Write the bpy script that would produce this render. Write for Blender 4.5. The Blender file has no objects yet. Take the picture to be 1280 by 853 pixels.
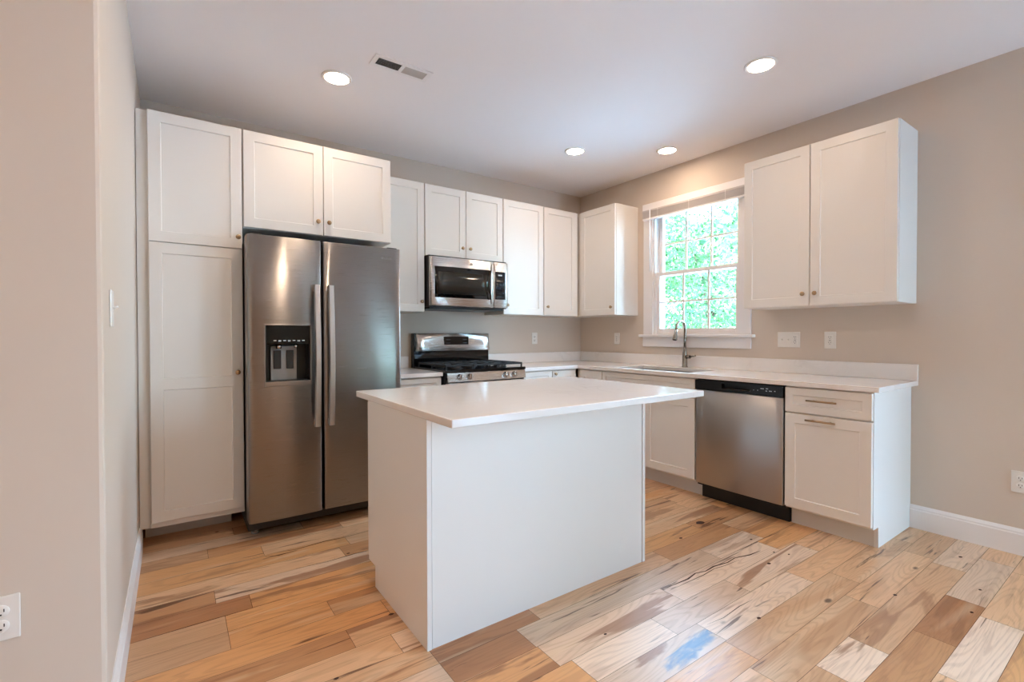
import bpy, bmesh, math, random
from mathutils import Vector, Matrix
random.seed(7)
S = bpy.context.scene
COL = S.collection
PI = math.pi
H = 2.75            # ceiling height

# ------------------------------------------------------------------ camera
YAW, PITCH, ROLL, FPX = 0.6149, -0.0128, -0.0017, 597.96
cam_d = bpy.data.cameras.new('camera'); cam = bpy.data.objects.new('camera', cam_d); COL.objects.link(cam)
S.camera = cam
cam_d.sensor_width = 36.0; cam_d.sensor_fit = 'HORIZONTAL'; cam_d.lens = 36.0 * FPX / 1280.0
cam_d.clip_start = 0.02; cam_d.clip_end = 200
_s, _c, _sp, _cp, _sr, _cr = math.sin(YAW), math.cos(YAW), math.sin(PITCH), math.cos(PITCH), math.sin(ROLL), math.cos(ROLL)
_right = Vector((_c, -_s, 0)); _fwd = Vector((_s * _cp, _c * _cp, _sp)); _up = Vector((-_s * _sp, -_c * _sp, _cp))
_X = _right * _cr + _up * _sr; _Y = -_right * _sr + _up * _cr; _Z = -_fwd
cam.matrix_world = Matrix(((_X.x, _Y.x, _Z.x, -3.7528), (_X.y, _Y.y, _Z.y, -3.9709), (_X.z, _Y.z, _Z.z, 1.2024), (0, 0, 0, 1)))

# ------------------------------------------------------------------ light and exposure
SKY_COLOR, SKY_STRENGTH = (0.38, 0.64, 1.0), 15.0
LAMP_COLOR, LAMP_STRENGTH = (1.0, 0.77, 0.58), 41.0
LIVING_STRENGTH = 114.0
SUN_STRENGTH = 6.0
S.view_settings.view_transform = 'Standard'; S.view_settings.look = 'None'
S.view_settings.gamma = 1.0; S.view_settings.exposure = 1.43
S.view_settings.use_curve_mapping = False
S.display_settings.display_device = 'sRGB'
S.cycles.use_denoising = True
S.cycles.max_bounces = 10; S.cycles.diffuse_bounces = 6; S.cycles.glossy_bounces = 4; S.cycles.transparent_max_bounces = 12
S.cycles.sample_clamp_indirect = 8.0
S.cycles.caustics_reflective = False; S.cycles.caustics_refractive = False
W = bpy.data.worlds.new('sky'); S.world = W; W.use_nodes = True
wn = W.node_tree.nodes; wl = W.node_tree.links
bg = wn['Background']; bg.inputs['Strength'].default_value = SKY_STRENGTH
tc = wn.new('ShaderNodeTexCoord'); sx = wn.new('ShaderNodeSeparateXYZ'); cr = wn.new('ShaderNodeValToRGB')
wl.new(tc.outputs['Generated'], sx.inputs[0]); wl.new(sx.outputs['Z'], cr.inputs[0]); wl.new(cr.outputs[0], bg.inputs['Color'])
cr.color_ramp.elements[0].position = 0.0; cr.color_ramp.elements[0].color = (0.56, 0.77, 1.0, 1)
cr.color_ramp.elements[1].position = 0.6; cr.color_ramp.elements[1].color = (*SKY_COLOR, 1)
sun_d = bpy.data.lights.new('sun', 'SUN'); sun = bpy.data.objects.new('sun', sun_d); COL.objects.link(sun)
sun_d.energy = SUN_STRENGTH; sun_d.color = (1, 0.95, 0.86); sun_d.angle = 0.02
sun.rotation_euler = Vector((0.75, -0.35, -0.75)).to_track_quat('-Z', 'Y').to_euler()   # comes over the roof, from behind the house
# glazed openings (centre, size, facing) : daylight is sampled through them
GLASS = [((0.16, -1.43, 1.80), (0.86, 1.19), (-1, 0, 0)),
         ((-0.52, -6.56, 1.05), (0.9, 2.06), (0, 1, 0)),
         ((0.16, -4.65, 1.41), (1.3, 1.33), (-1, 0, 0))]
for c, s, d in GLASS:
    ld = bpy.data.lights.new('daylight_portal', 'AREA'); lo = bpy.data.objects.new('daylight_portal', ld); COL.objects.link(lo)
    ld.shape = 'RECTANGLE'; ld.size, ld.size_y = s; ld.cycles.is_portal = True
    lo.location = c; lo.rotation_euler = Vector(d).to_track_quat('-Z', 'Y').to_euler()

# ------------------------------------------------------------------ materials
def srgb(r, g, b):
    f = lambda v: (v / 255) / 12.92 if v / 255 <= 0.04045 else ((v / 255 + 0.055) / 1.055) ** 2.4
    return (f(r), f(g), f(b), 1)
def mat(name, col, rough=0.5, metal=0.0, spec=0.5, **kw):
    m = bpy.data.materials.new(name); m.use_nodes = True
    p = m.node_tree.nodes['Principled BSDF']
    p.inputs['Base Color'].default_value = col; p.inputs['Roughness'].default_value = rough
    p.inputs['Metallic'].default_value = metal; p.inputs['Specular IOR Level'].default_value = spec
    for k, v in kw.items(): p.inputs[k.replace('_', ' ')].default_value = v
    return m
def nodes(m):
    nt = m.node_tree; return nt.nodes, nt.links, nt.nodes['Principled BSDF']
def noise_bump(m, scale, strength, dist=0.001, stretch=(1, 1, 1), detail=3):
    n, l, p = nodes(m)
    t = n.new('ShaderNodeTexCoord'); mp = n.new('ShaderNodeMapping'); mp.inputs['Scale'].default_value = stretch
    nz = n.new('ShaderNodeTexNoise'); nz.inputs['Scale'].default_value = scale; nz.inputs['Detail'].default_value = detail
    b = n.new('ShaderNodeBump'); b.inputs['Strength'].default_value = strength; b.inputs['Distance'].default_value = dist
    l.new(t.outputs['Object'], mp.inputs[0]); l.new(mp.outputs[0], nz.inputs['Vector'])
    l.new(nz.outputs['Fac'], b.inputs['Height']); l.new(b.outputs[0], p.inputs['Normal'])
    return b
M = {}
M['wall'] = mat('wall_paint', srgb(212, 198, 184), 0.75, spec=0.25); noise_bump(M['wall'], 180, 0.08)
M['ceiling'] = mat('ceiling_paint', srgb(242, 237, 236), 0.85, spec=0.2); noise_bump(M['ceiling'], 220, 0.06)
M['trim'] = mat('trim_white', srgb(236, 232, 230), 0.35)
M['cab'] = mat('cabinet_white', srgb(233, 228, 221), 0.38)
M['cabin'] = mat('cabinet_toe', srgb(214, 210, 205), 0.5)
M['panel'] = mat('panel_white', srgb(233, 231, 228), 0.35)
M['black'] = mat('black_plastic', srgb(14, 14, 15), 0.35)
M['gap'] = mat('shade_black', srgb(8, 8, 8), 0.8)
M['gloss'] = mat('black_glass', srgb(8, 9, 10), 0.06)
M['win_black'] = mat('oven_glass', srgb(44, 42, 38), 0.12, spec=0.35)
M['iron'] = mat('cast_iron', srgb(20, 20, 21), 0.55)
M['grey'] = mat('grey_plastic', srgb(158, 154, 150), 0.4)
M['basin'] = mat('basin_steel', srgb(120, 118, 117), 0.38, 1.0)
M['louver'] = mat('louver_paint', srgb(196, 188, 180), 0.6)
M['darkgrey'] = mat('fridge_side', srgb(52, 50, 48), 0.45)
M['paddle'] = mat('paddle', srgb(46, 40, 36), 0.35)
M['gold'] = mat('champagne_metal', srgb(176, 150, 118), 0.28, 1.0)
M['nickel'] = mat('brushed_nickel', srgb(150, 145, 138), 0.26, 1.0)
M['chrome'] = mat('polished_metal', srgb(200, 196, 192), 0.12, 1.0)
M['plastic'] = mat('white_plastic', srgb(232, 228, 222), 0.3)
M['slot'] = mat('slot', srgb(30, 28, 27), 0.6)
M['blind'] = mat('blind_slat', srgb(196, 188, 184), 0.45)
M['icon'] = mat('icon_print', srgb(190, 195, 200), 0.5)
M['trunk'] = mat('bark', srgb(92, 74, 58), 0.9)
M['ground'] = mat('pale_bounce_ground', srgb(196, 198, 200), 0.9);  # ground made pale on purpose, to bounce daylight up to the ceiling
M['siding'] = mat('siding', srgb(200, 200, 198), 0.7)
M['wand'] = mat('clear_wand', srgb(240, 244, 246), 0.15)

def steel(name, col, rough, wave=0.0):
    m = mat(name, col, rough, 1.0); n, l, p = nodes(m)
    t = n.new('ShaderNodeTexCoord')
    mp = n.new('ShaderNodeMapping'); mp.inputs['Scale'].default_value = (1.2, 1.2, 260)
    nz = n.new('ShaderNodeTexNoise'); nz.inputs['Scale'].default_value = 6; nz.inputs['Detail'].default_value = 2
    l.new(t.outputs['Object'], mp.inputs[0]); l.new(mp.outputs[0], nz.inputs['Vector'])
    mr = n.new('ShaderNodeMapRange'); mr.inputs['To Min'].default_value = rough * 0.93; mr.inputs['To Max'].default_value = rough * 1.08
    l.new(nz.outputs['Fac'], mr.inputs[0]); l.new(mr.outputs[0], p.inputs['Roughness'])
    p.inputs['Anisotropic'].default_value = 0.95; p.inputs['Anisotropic Rotation'].default_value = 0.25
    tg = n.new('ShaderNodeTangent'); tg.direction_type = 'RADIAL'; tg.axis = 'Z'; l.new(tg.outputs[0], p.inputs['Tangent'])
    b = n.new('ShaderNodeBump'); b.inputs['Strength'].default_value = 0.02; b.inputs['Distance'].default_value = 0.0004
    l.new(nz.outputs['Fac'], b.inputs['Height'])
    if wave:
        mp2 = n.new('ShaderNodeMapping'); mp2.inputs['Scale'].default_value = (5.0, 5.0, 1.3)
        n2 = n.new('ShaderNodeTexNoise'); n2.inputs['Scale'].default_value = 1.0; n2.inputs['Detail'].default_value = 0.5
        l.new(t.outputs['Object'], mp2.inputs[0]); l.new(mp2.outputs[0], n2.inputs['Vector'])
        b2 = n.new('ShaderNodeBump'); b2.inputs['Strength'].default_value = 1.0; b2.inputs['Distance'].default_value = wave
        l.new(n2.outputs['Fac'], b2.inputs['Height']); l.new(b.outputs[0], b2.inputs['Normal']); l.new(b2.outputs[0], p.inputs['Normal'])
    else:
        l.new(b.outputs[0], p.inputs['Normal'])
    return m
M['steel'] = steel('stainless', srgb(205, 200, 195), 0.27)
M['fridge'] = steel('fridge_stainless', srgb(150, 145, 141), 0.28, 0.003)
M['dwsteel'] = steel('dishwasher_stainless', srgb(184, 178, 173), 0.30, 0.003)
M['handle'] = steel('handle_stainless', srgb(228, 225, 222), 0.32)

def quartz():
    m = mat('white_quartz', srgb(236, 231, 227), 0.16); n, l, p = nodes(m)
    t = n.new('ShaderNodeTexCoord')
    n1 = n.new('ShaderNodeTexNoise'); n1.inputs['Scale'].default_value = 2.6; n1.inputs['Detail'].default_value = 6; n1.inputs['Distortion'].default_value = 2.2
    r = n.new('ShaderNodeValToRGB'); e = r.color_ramp.elements
    e[0].position = 0.46; e[0].color = (0, 0, 0, 1); e[1].position = 0.54; e[1].color = (0, 0, 0, 1)
    x = e.new(0.5); x.color = (1, 1, 1, 1)
    n2 = n.new('ShaderNodeTexNoise'); n2.inputs['Scale'].default_value = 4; n2.inputs['Detail'].default_value = 4
    r2 = n.new('ShaderNodeMapRange'); r2.inputs['From Min'].default_value = 0.45; r2.inputs['From Max'].default_value = 0.7; r2.inputs['To Max'].default_value = 0.16
    mu = n.new('ShaderNodeMath'); mu.operation = 'MULTIPLY'
    mx = n.new('ShaderNodeMix'); mx.data_type = 'RGBA'; mx.inputs['A'].default_value = srgb(236, 231, 227); mx.inputs['B'].default_value = srgb(176, 166, 158)
    l.new(t.outputs['Object'], n1.inputs['Vector']); l.new(t.outputs['Object'], n2.inputs['Vector'])
    l.new(n1.outputs['Fac'], r.inputs[0]); l.new(n2.outputs['Fac'], r2.inputs[0]); l.new(r.outputs[0], mu.inputs[0]); l.new(r2.outputs[0], mu.inputs[1])
    l.new(mu.outputs[0], mx.inputs['Factor']); l.new(mx.outputs['Result'], p.inputs['Base Color'])
    return m
M['quartz'] = quartz()

def glass():
    m = bpy.data.materials.new('window_glass'); m.use_nodes = True; n = m.node_tree.nodes; l = m.node_tree.links
    n.clear(); o = n.new('ShaderNodeOutputMaterial'); mx = n.new('ShaderNodeMixShader'); fr = n.new('ShaderNodeFresnel'); fr.inputs['IOR'].default_value = 1.3
    t = n.new('ShaderNodeBsdfTransparent'); t.inputs['Color'].default_value = (0.93, 0.97, 0.96, 1); g = n.new('ShaderNodeBsdfGlossy'); g.inputs['Roughness'].default_value = 0.02
    l.new(fr.outputs[0], mx.inputs[0]); l.new(t.outputs[0], mx.inputs[1]); l.new(g.outputs[0], mx.inputs[2]); l.new(mx.outputs[0], o.inputs[0])
    return m
M['glass'] = glass()
def emit(name, col, st):
    m = bpy.data.materials.new(name); m.use_nodes = True; n = m.node_tree.nodes; l = m.node_tree.links
    n.clear(); o = n.new('ShaderNodeOutputMaterial'); e = n.new('ShaderNodeEmission'); e.inputs[0].default_value = (*col, 1); e.inputs[1].default_value = st
    l.new(e.outputs[0], o.inputs[0]); return m
M['lamp'] = emit('lamp_lens', LAMP_COLOR, LAMP_STRENGTH)
M['lamp2'] = emit('living_lamp_lens', LAMP_COLOR, LIVING_STRENGTH)
def leaf():
    m = mat('foliage', srgb(70, 130, 60), 0.6); n, l, p = nodes(m)
    a = n.new('ShaderNodeAttribute'); a.attribute_name = 'tint'; a.attribute_type = 'GEOMETRY'
    r = n.new('ShaderNodeValToRGB'); e = r.color_ramp.elements
    e[0].color = srgb(22, 66, 30); e[1].color = srgb(92, 138, 66); l.new(a.outputs['Fac'], r.inputs[0]); l.new(r.outputs[0], p.inputs['Base Color'])
    p.inputs['Subsurface Weight'].default_value = 0.0
    return m
M['leaf'] = leaf()

def wood():
    m = mat('hickory_plank', srgb(200, 155, 115), 0.36, spec=0.45); n, l, p = nodes(m)
    A = n.new('ShaderNodeAttribute'); A.attribute_name = 'plank_color'
    ID = n.new('ShaderNodeAttribute'); ID.attribute_name = 'plank_id'
    BL = n.new('ShaderNodeAttribute'); BL.attribute_name = 'plank_stain'
    t = n.new('ShaderNodeTexCoord'); sx = n.new('ShaderNodeSeparateXYZ'); l.new(t.outputs['Object'], sx.inputs[0])
    def math_(op, a, b=None, c=None):
        q = n.new('ShaderNodeMath'); q.operation = op
        for i, v in enumerate((a, b, c)):
            if v is None: continue
            if isinstance(v, (int, float)): q.inputs[i].default_value = v
            else: l.new(v, q.inputs[i])
        return q.outputs[0]
    def vec(x, y, z):
        q = n.new('ShaderNodeCombineXYZ')
        for i, v in enumerate((x, y, z)):
            if isinstance(v, (int, float)): q.inputs[i].default_value = v
            else: l.new(v, q.inputs[i])
        return q.outputs[0]
    def noise(v, scale, detail=3, dist=0.0, rough=0.55):
        q = n.new('ShaderNodeTexNoise'); q.inputs['Scale'].default_value = scale; q.inputs['Detail'].default_value = detail
        q.inputs['Distortion'].default_value = dist; q.inputs['Roughness'].default_value = rough; l.new(v, q.inputs['Vector']); return q.outputs['Fac']
    def ramp(v, a, b, lo=0.0, hi=1.0):
        q = n.new('ShaderNodeMapRange'); q.interpolation_type = 'SMOOTHSTEP'
        q.inputs['From Min'].default_value = a; q.inputs['From Max'].default_value = b; q.inputs['To Min'].default_value = lo; q.inputs['To Max'].default_value = hi
        l.new(v, q.inputs[0]); return q.outputs[0]
    def mixc(f, a, b, mode='MIX'):
        q = n.new('ShaderNodeMix'); q.data_type = 'RGBA'; q.blend_type = mode
        if isinstance(f, (int, float)): q.inputs['Factor'].default_value = f
        else: l.new(f, q.inputs['Factor'])
        for k, v in (('A', a), ('B', b)):
            if isinstance(v, tuple): q.inputs[k].default_value = v
            else: l.new(v, q.inputs[k])
        return q.outputs['Result']
    X, Y = sx.outputs['X'], sx.outputs['Y']; pid = math_('MULTIPLY', ID.outputs['Fac'], 91.7)
    # heartwood / sapwood figure: long two-tone flames along the board
    f1 = noise(vec(math_('MULTIPLY', X, 1.1), math_('MULTIPLY', Y, 11.0), pid), 1.0, 4, 0.9)
    flame = ramp(f1, 0.53, 0.60, 0, 1)
    amt = ramp(math_('FRACT', math_('MULTIPLY', pid, 3.17)), 0.25, 0.9, 0.12, 0.75)
    c = mixc(math_('MULTIPLY', flame, amt), A.outputs['Color'], srgb(150, 100, 66))
    f2 = noise(vec(math_('MULTIPLY', X, 1.0), math_('MULTIPLY', Y, 8.0), math_('ADD', pid, 33.0)), 1.0, 2, 0.5)
    c = mixc(ramp(f2, 0.56, 0.66, 0, 0.5), c, srgb(228, 196, 160))
    # cathedral growth rings
    w1 = noise(vec(math_('MULTIPLY', X, 0.9), math_('MULTIPLY', Y, 7.0), math_('ADD', pid, 7.0)), 1.0, 1.2)
    rings = math_('SINE', math_('MULTIPLY', w1, 150.0))
    c = mixc(ramp(rings, 0.0, 1.0, 0, 0.16), c, srgb(140, 92, 60))
    # fine pores
    g = noise(vec(math_('MULTIPLY', X, 7.0), math_('MULTIPLY', Y, 210.0), pid), 1.0, 3)
    c = mixc(ramp(g, 0.52, 0.75, 0, 0.24), c, srgb(118, 78, 52))
    # dark mineral streaks
    k = noise(vec(math_('MULTIPLY', X, 1.3), math_('MULTIPLY', Y, 24.0), math_('ADD', pid, 61.0)), 1.0, 4, 1.2)
    c = mixc(ramp(k, 0.63, 0.69, 0, 0.8), c, srgb(84, 50, 32))
    # small knots
    vv = n.new('ShaderNodeTexVoronoi'); vv.inputs['Scale'].default_value = 1.0; vv.inputs['Randomness'].default_value = 1.0
    l.new(vec(math_('MULTIPLY', X, 2.2), math_('MULTIPLY', Y, 4.6), pid), vv.inputs['Vector'])
    c = mixc(ramp(vv.outputs['Distance'], 0.03, 0.075, 0.85, 0.0), c, srgb(66, 38, 26))
    # the blue stain at the end of one board
    ex = math_('DIVIDE', math_('SUBTRACT', X, -2.12), 0.20); ey = math_('DIVIDE', math_('ADD', math_('ADD', Y, 2.878), math_('MULTIPLY', math_('ADD', X, 2.12), -0.10)), 0.034)
    d = math_('ADD', math_('MULTIPLY', ex, ex), math_('MULTIPLY', ey, ey))
    sn = noise(vec(math_('MULTIPLY', X, 6.0), math_('MULTIPLY', Y, 24.0), 3.0), 1.0, 4, 1.0)
    d = math_('ADD', d, math_('MULTIPLY', math_('SUBTRACT', sn, 0.5), 4.5))
    c = mixc(math_('MULTIPLY', math_('MULTIPLY', ramp(d, 0.1, 1.6, 0.8, 0.0), BL.outputs['Fac']), 1.0), c, srgb(50, 108, 152))
    l.new(c, p.inputs['Base Color'])
    b = n.new('ShaderNodeBump'); b.inputs['Strength'].default_value = 0.12; b.inputs['Distance'].default_value = 0.0008
    l.new(g, b.inputs['Height']); l.new(b.outputs[0], p.inputs['Normal'])
    l.new(ramp(g, 0.3, 0.8, 0.30, 0.42), p.inputs['Roughness'])
    return m
M['wood'] = wood()

# ------------------------------------------------------------------ mesh helpers
def box(bm, x0, x1, y0, y1, z0, z1, bev=0.0, seg=2):
    x0, x1 = min(x0, x1), max(x0, x1); y0, y1 = min(y0, y1), max(y0, y1); z0, z1 = min(z0, z1), max(z0, z1)
    v = [bm.verts.new(p) for p in ((x0, y0, z0), (x1, y0, z0), (x1, y1, z0), (x0, y1, z0), (x0, y0, z1), (x1, y0, z1), (x1, y1, z1), (x0, y1, z1))]
    fs = [bm.faces.new([v[i] for i in q]) for q in ((3, 2, 1, 0), (4, 5, 6, 7), (0, 1, 5, 4), (1, 2, 6, 5), (2, 3, 7, 6), (3, 0, 4, 7))]
    if bev:
        es = list({e for f in fs for e in f.edges})
        bmesh.ops.bevel(bm, geom=es, offset=bev, segments=seg, affect='EDGES', profile=0.5)
    return bm
class Frame:
    """u runs along the wall (left to right as seen from the room), n out of it, z up"""
    def __init__(s, o, u, n): s.o, s.u, s.n = Vector(o), Vector(u), Vector(n)
    def p(s, u, n, z): q = s.o + s.u * u + s.n * n; return Vector((q.x, q.y, z))
BACK = Frame((0, 0, 0), (1, 0, 0), (0, -1, 0))        # u = x, n = -y
RIGHT = Frame((0, 0, 0), (0, -1, 0), (-1, 0, 0))      # u = -y, n = -x
LEFT = Frame((-3.92, 0, 0), (0, 1, 0), (1, 0, 0))     # u = y, n = x + 3.92
FRONT = Frame((0, -2.17, 0), (1, 0, 0), (0, -1, 0))   # partition that faces the living room
ISLB = Frame((0, -1.65, 0), (-1, 0, 0), (0, 1, 0))    # back of the island
def fbox(bm, F, u0, u1, n0, n1, z0, z1, bev=0.0, seg=2):
    a, b = F.p(u0, n0, z0), F.p(u1, n1, z1)
    return box(bm, a.x, b.x, a.y, b.y, z0, z1, bev, seg)
def shaker(bm, F, u0, u1, z0, z1, n0, t=0.02, stile=0.058, rec=0.007):
    rings = [(0, 0), (0, t - 0.0018), (0.0018, t), (stile, t), (stile + 0.0035, t - rec)]
    prev = None
    for ins, n in rings:
        r = [bm.verts.new(F.p(a, n0 + n, b)) for a, b in ((u0 + ins, z0 + ins), (u1 - ins, z0 + ins), (u1 - ins, z1 - ins), (u0 + ins, z1 - ins))]
        if prev is None: bm.faces.new(r)
        else:
            for i in range(4): bm.faces.new((prev[i], prev[(i + 1) % 4], r[(i + 1) % 4], r[i]))
        prev = r
    bm.faces.new(prev)
    return bm
def shaker_two(bm, F, u0, u1, z0, z1, n0, zm0, zm1, t=0.02, stile=0.058, rec=0.007):
    """shaker door with a middle rail between zm0 and zm1: flat skin with two sunk panels"""
    e = 0.0018
    def loop(a, b, c, d, n): return [bm.verts.new(F.p(u, n0 + n, z)) for u, z in ((a, c), (b, c), (b, d), (a, d))]
    back, mid = loop(u0, u1, z0, z1, 0), loop(u0, u1, z0, z1, t - e)
    us = [u0 + e, u0 + stile, u1 - stile, u1 - e]; zs = [z0 + e, z0 + stile, zm0, zm1, z1 - stile, z1 - e]
    V = [[bm.verts.new(F.p(u, n0 + t, z)) for z in zs] for u in us]
    bm.faces.new(back)
    for i in range(4): bm.faces.new((back[i], back[(i + 1) % 4], mid[(i + 1) % 4], mid[i]))
    rim = [[V[0][0], V[1][0], V[2][0], V[3][0]], [V[3][k] for k in range(6)], [V[3][5], V[2][5], V[1][5], V[0][5]], [V[0][k] for k in range(5, -1, -1)]]
    for i in range(4): bm.faces.new([mid[i]] + rim[i] + [mid[(i + 1) % 4]])
    for i in range(3):
        for k in range(5):
            if i == 1 and k in (1, 3):
                a = [V[1][k], V[2][k], V[2][k + 1], V[1][k + 1]]; s = 0.0035
                b = loop(us[1] + s, us[2] - s, zs[k] + s, zs[k + 1] - s, t - rec)
                for q in range(4): bm.faces.new((a[q], a[(q + 1) % 4], b[(q + 1) % 4], b[q]))
                bm.faces.new(b)
            else: bm.faces.new((V[i][k], V[i + 1][k], V[i + 1][k + 1], V[i][k + 1]))
    return bm
def lathe(bm, c, axis, prof, seg=24):
    a = Vector(axis).normalized(); t = a.orthogonal().normalized(); b = a.cross(t); c = Vector(c)
    rows = []
    for r, h in prof:
        if r < 1e-6: rows.append([bm.verts.new(c + a * h)])
        else: rows.append([bm.verts.new(c + a * h + (t * math.cos(2 * PI * i / seg) + b * math.sin(2 * PI * i / seg)) * r) for i in range(seg)])
    fs = []
    for p, q in zip(rows, rows[1:]):
        for i in range(seg):
            j = (i + 1) % seg
            if len(p) == 1 and len(q) == 1: continue
            if len(p) == 1: fs.append(bm.faces.new((p[0], q[j], q[i])))
            elif len(q) == 1: fs.append(bm.faces.new((p[i], p[j], q[0])))
            else: fs.append(bm.faces.new((p[i], p[j], q[j], q[i])))
    for f in fs: f.smooth = True
    return bm
def tube(bm, pts, r, seg=16, cap=True):
    pts = [Vector(p) for p in pts]; rr = r if isinstance(r, (list, tuple)) else [r] * len(pts)
    d0 = (pts[1] - pts[0]).normalized(); ref = d0.orthogonal().normalized(); rows = []
    for i, p in enumerate(pts):
        d = (pts[min(i + 1, len(pts) - 1)] - pts[max(i - 1, 0)]).normalized()
        ref = (ref - d * ref.dot(d)).normalized(); b = d.cross(ref)
        rows.append([bm.verts.new(p + (ref * math.cos(2 * PI * k / seg) + b * math.sin(2 * PI * k / seg)) * rr[i]) for k in range(seg)])
    for p, q in zip(rows, rows[1:]):
        for i in range(seg):
            f = bm.faces.new((p[i], p[(i + 1) % seg], q[(i + 1) % seg], q[i])); f.smooth = True
    if cap: bm.faces.new(rows[0][::-1]); bm.faces.new(rows[-1])
    return bm
def slab(bm, xs, ys, z0, z1, skip=lambda x, y: False):
    """flat slab on a grid of cells, cells that skip() names left out"""
    cell = {(i, j) for i in range(len(xs) - 1) for j in range(len(ys) - 1) if not skip((xs[i] + xs[i + 1]) / 2, (ys[j] + ys[j + 1]) / 2)}
    V = {}
    def v(i, j, k):
        if (i, j, k) not in V: V[(i, j, k)] = bm.verts.new((xs[i], ys[j], (z0, z1)[k]))
        return V[(i, j, k)]
    for i, j in cell:
        bm.faces.new((v(i, j, 1), v(i + 1, j, 1), v(i + 1, j + 1, 1), v(i, j + 1, 1)))
        bm.faces.new((v(i, j, 0), v(i, j + 1, 0), v(i + 1, j + 1, 0), v(i + 1, j, 0)))
        for di, dj, a, b in ((-1, 0, (i, j), (i, j + 1)), (1, 0, (i + 1, j), (i + 1, j + 1)), (0, -1, (i, j), (i + 1, j)), (0, 1, (i, j + 1), (i + 1, j + 1))):
            if (i + di, j + dj) not in cell:
                bm.faces.new((v(*a, 0), v(*b, 0), v(*b, 1), v(*a, 1)))
    return bm
def new(): return bmesh.new()
def base_of(o):
    while o.parent: o = o.parent
    return o.location
def obj(name, bm, m, parent=None, loc=None, smooth_bevel=None):
    bmesh.ops.recalc_face_normals(bm, faces=bm.faces[:])
    off = base_of(parent) if parent else Vector(loc or (0, 0, 0))
    bm.transform(Matrix.Translation(-Vector(off)))
    me = bpy.data.meshes.new(name); bm.to_mesh(me); bm.free(); me.materials.append(M[m] if isinstance(m, str) else m)
    o = bpy.data.objects.new(name, me); COL.objects.link(o)
    if parent: o.parent = parent
    else: o.location = off
    if smooth_bevel:
        md = o.modifiers.new('edge', 'BEVEL'); md.width = smooth_bevel; md.segments = 2; md.limit_method = 'ANGLE'
    return o
def tag(o, label, cat, group=None):
    o['label'] = label; o['category'] = cat
    if group: o['group'] = group
    return o
def thing(name, loc, label, cat, group=None):
    o = bpy.data.objects.new(name, None); COL.objects.link(o); o.location = loc; o.empty_display_size = 0.1
    return tag(o, label, cat, group)
def struct(name, bm, m, parent=None, sb=None):
    o = obj(name, bm, m, parent, smooth_bevel=sb)
    if not parent: o['kind'] = 'structure'
    return o

# ------------------------------------------------------------------ room shell
XL, XF, YR, YP = -3.92, -7.0, -6.4, -2.17
# floor: hickory boards, 5 1/4 in wide, joints laid as in the room
PW = 0.13333
T, P_, B_, K_, O_, G_, MD = (224, 179, 137), (235, 205, 177), (198, 145, 100), (180, 125, 84), (220, 163, 109), (221, 188, 158), (211, 166, 126)
known = {25: [(-1.31, -0.855, K_), (-0.855, -0.235, G_), (-0.235, 0, T)], 24: [(-2.9, -1.86, MD), (-1.86, -1.573, P_), (-1.573, -0.5, MD), (-0.5, 0, G_)],
         23: [(-3.0, -2.066, T), (-2.066, -1.24, MD), (-1.24, -0.45, T), (-0.45, 0, MD)], 22: [(-2.0, -1.06, MD), (-1.06, -0.3, T), (-0.3, 0, MD)],
         21: [(-3.0, -1.99, G_), (-1.99, -1.23, P_), (-1.23, -0.3, T)], 20: [(-3.4, -2.565, O_), (-2.565, -2.115, P_), (-2.115, -1.563, G_), (-1.563, -0.85, P_), (-0.85, -0.3, T)],
         19: [(-2.62, -1.885, G_), (-1.885, -1.0, P_), (-1.0, -0.3, O_)], 18: [(-2.97, -2.625, K_), (-2.625, -1.366, G_), (-1.366, -0.92, P_), (-0.92, -0.3, O_)],
         17: [(-2.97, -2.498, K_), (-2.498, -1.6, MD), (-1.6, -0.92, B_)], 16: [(-1.7, -1.1, O_), (-1.1, -0.4, B_)], 15: [(-3.92, -3.192, B_), (-3.192, -2.0, T)],
         14: [(-3.92, -3.0, O_)], 13: [(-3.585, -3.2, O_), (-3.2, -2.5, B_)], 12: [(-3.92, -3.585, MD), (-3.585, -2.6, O_)], 11: [(-3.92, -3.48, K_), (-3.48, -2.7, O_)],
         10: [(-3.92, -3.61, B_), (-3.61, -2.6, G_)], 9: [(-3.92, -3.0, T)], 7: [(-3.92, -3.36, O_), (-3.36, -2.4, T)], 6: [(-3.92, -3.612, MD), (-3.612, -2.9, B_)]}
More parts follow.
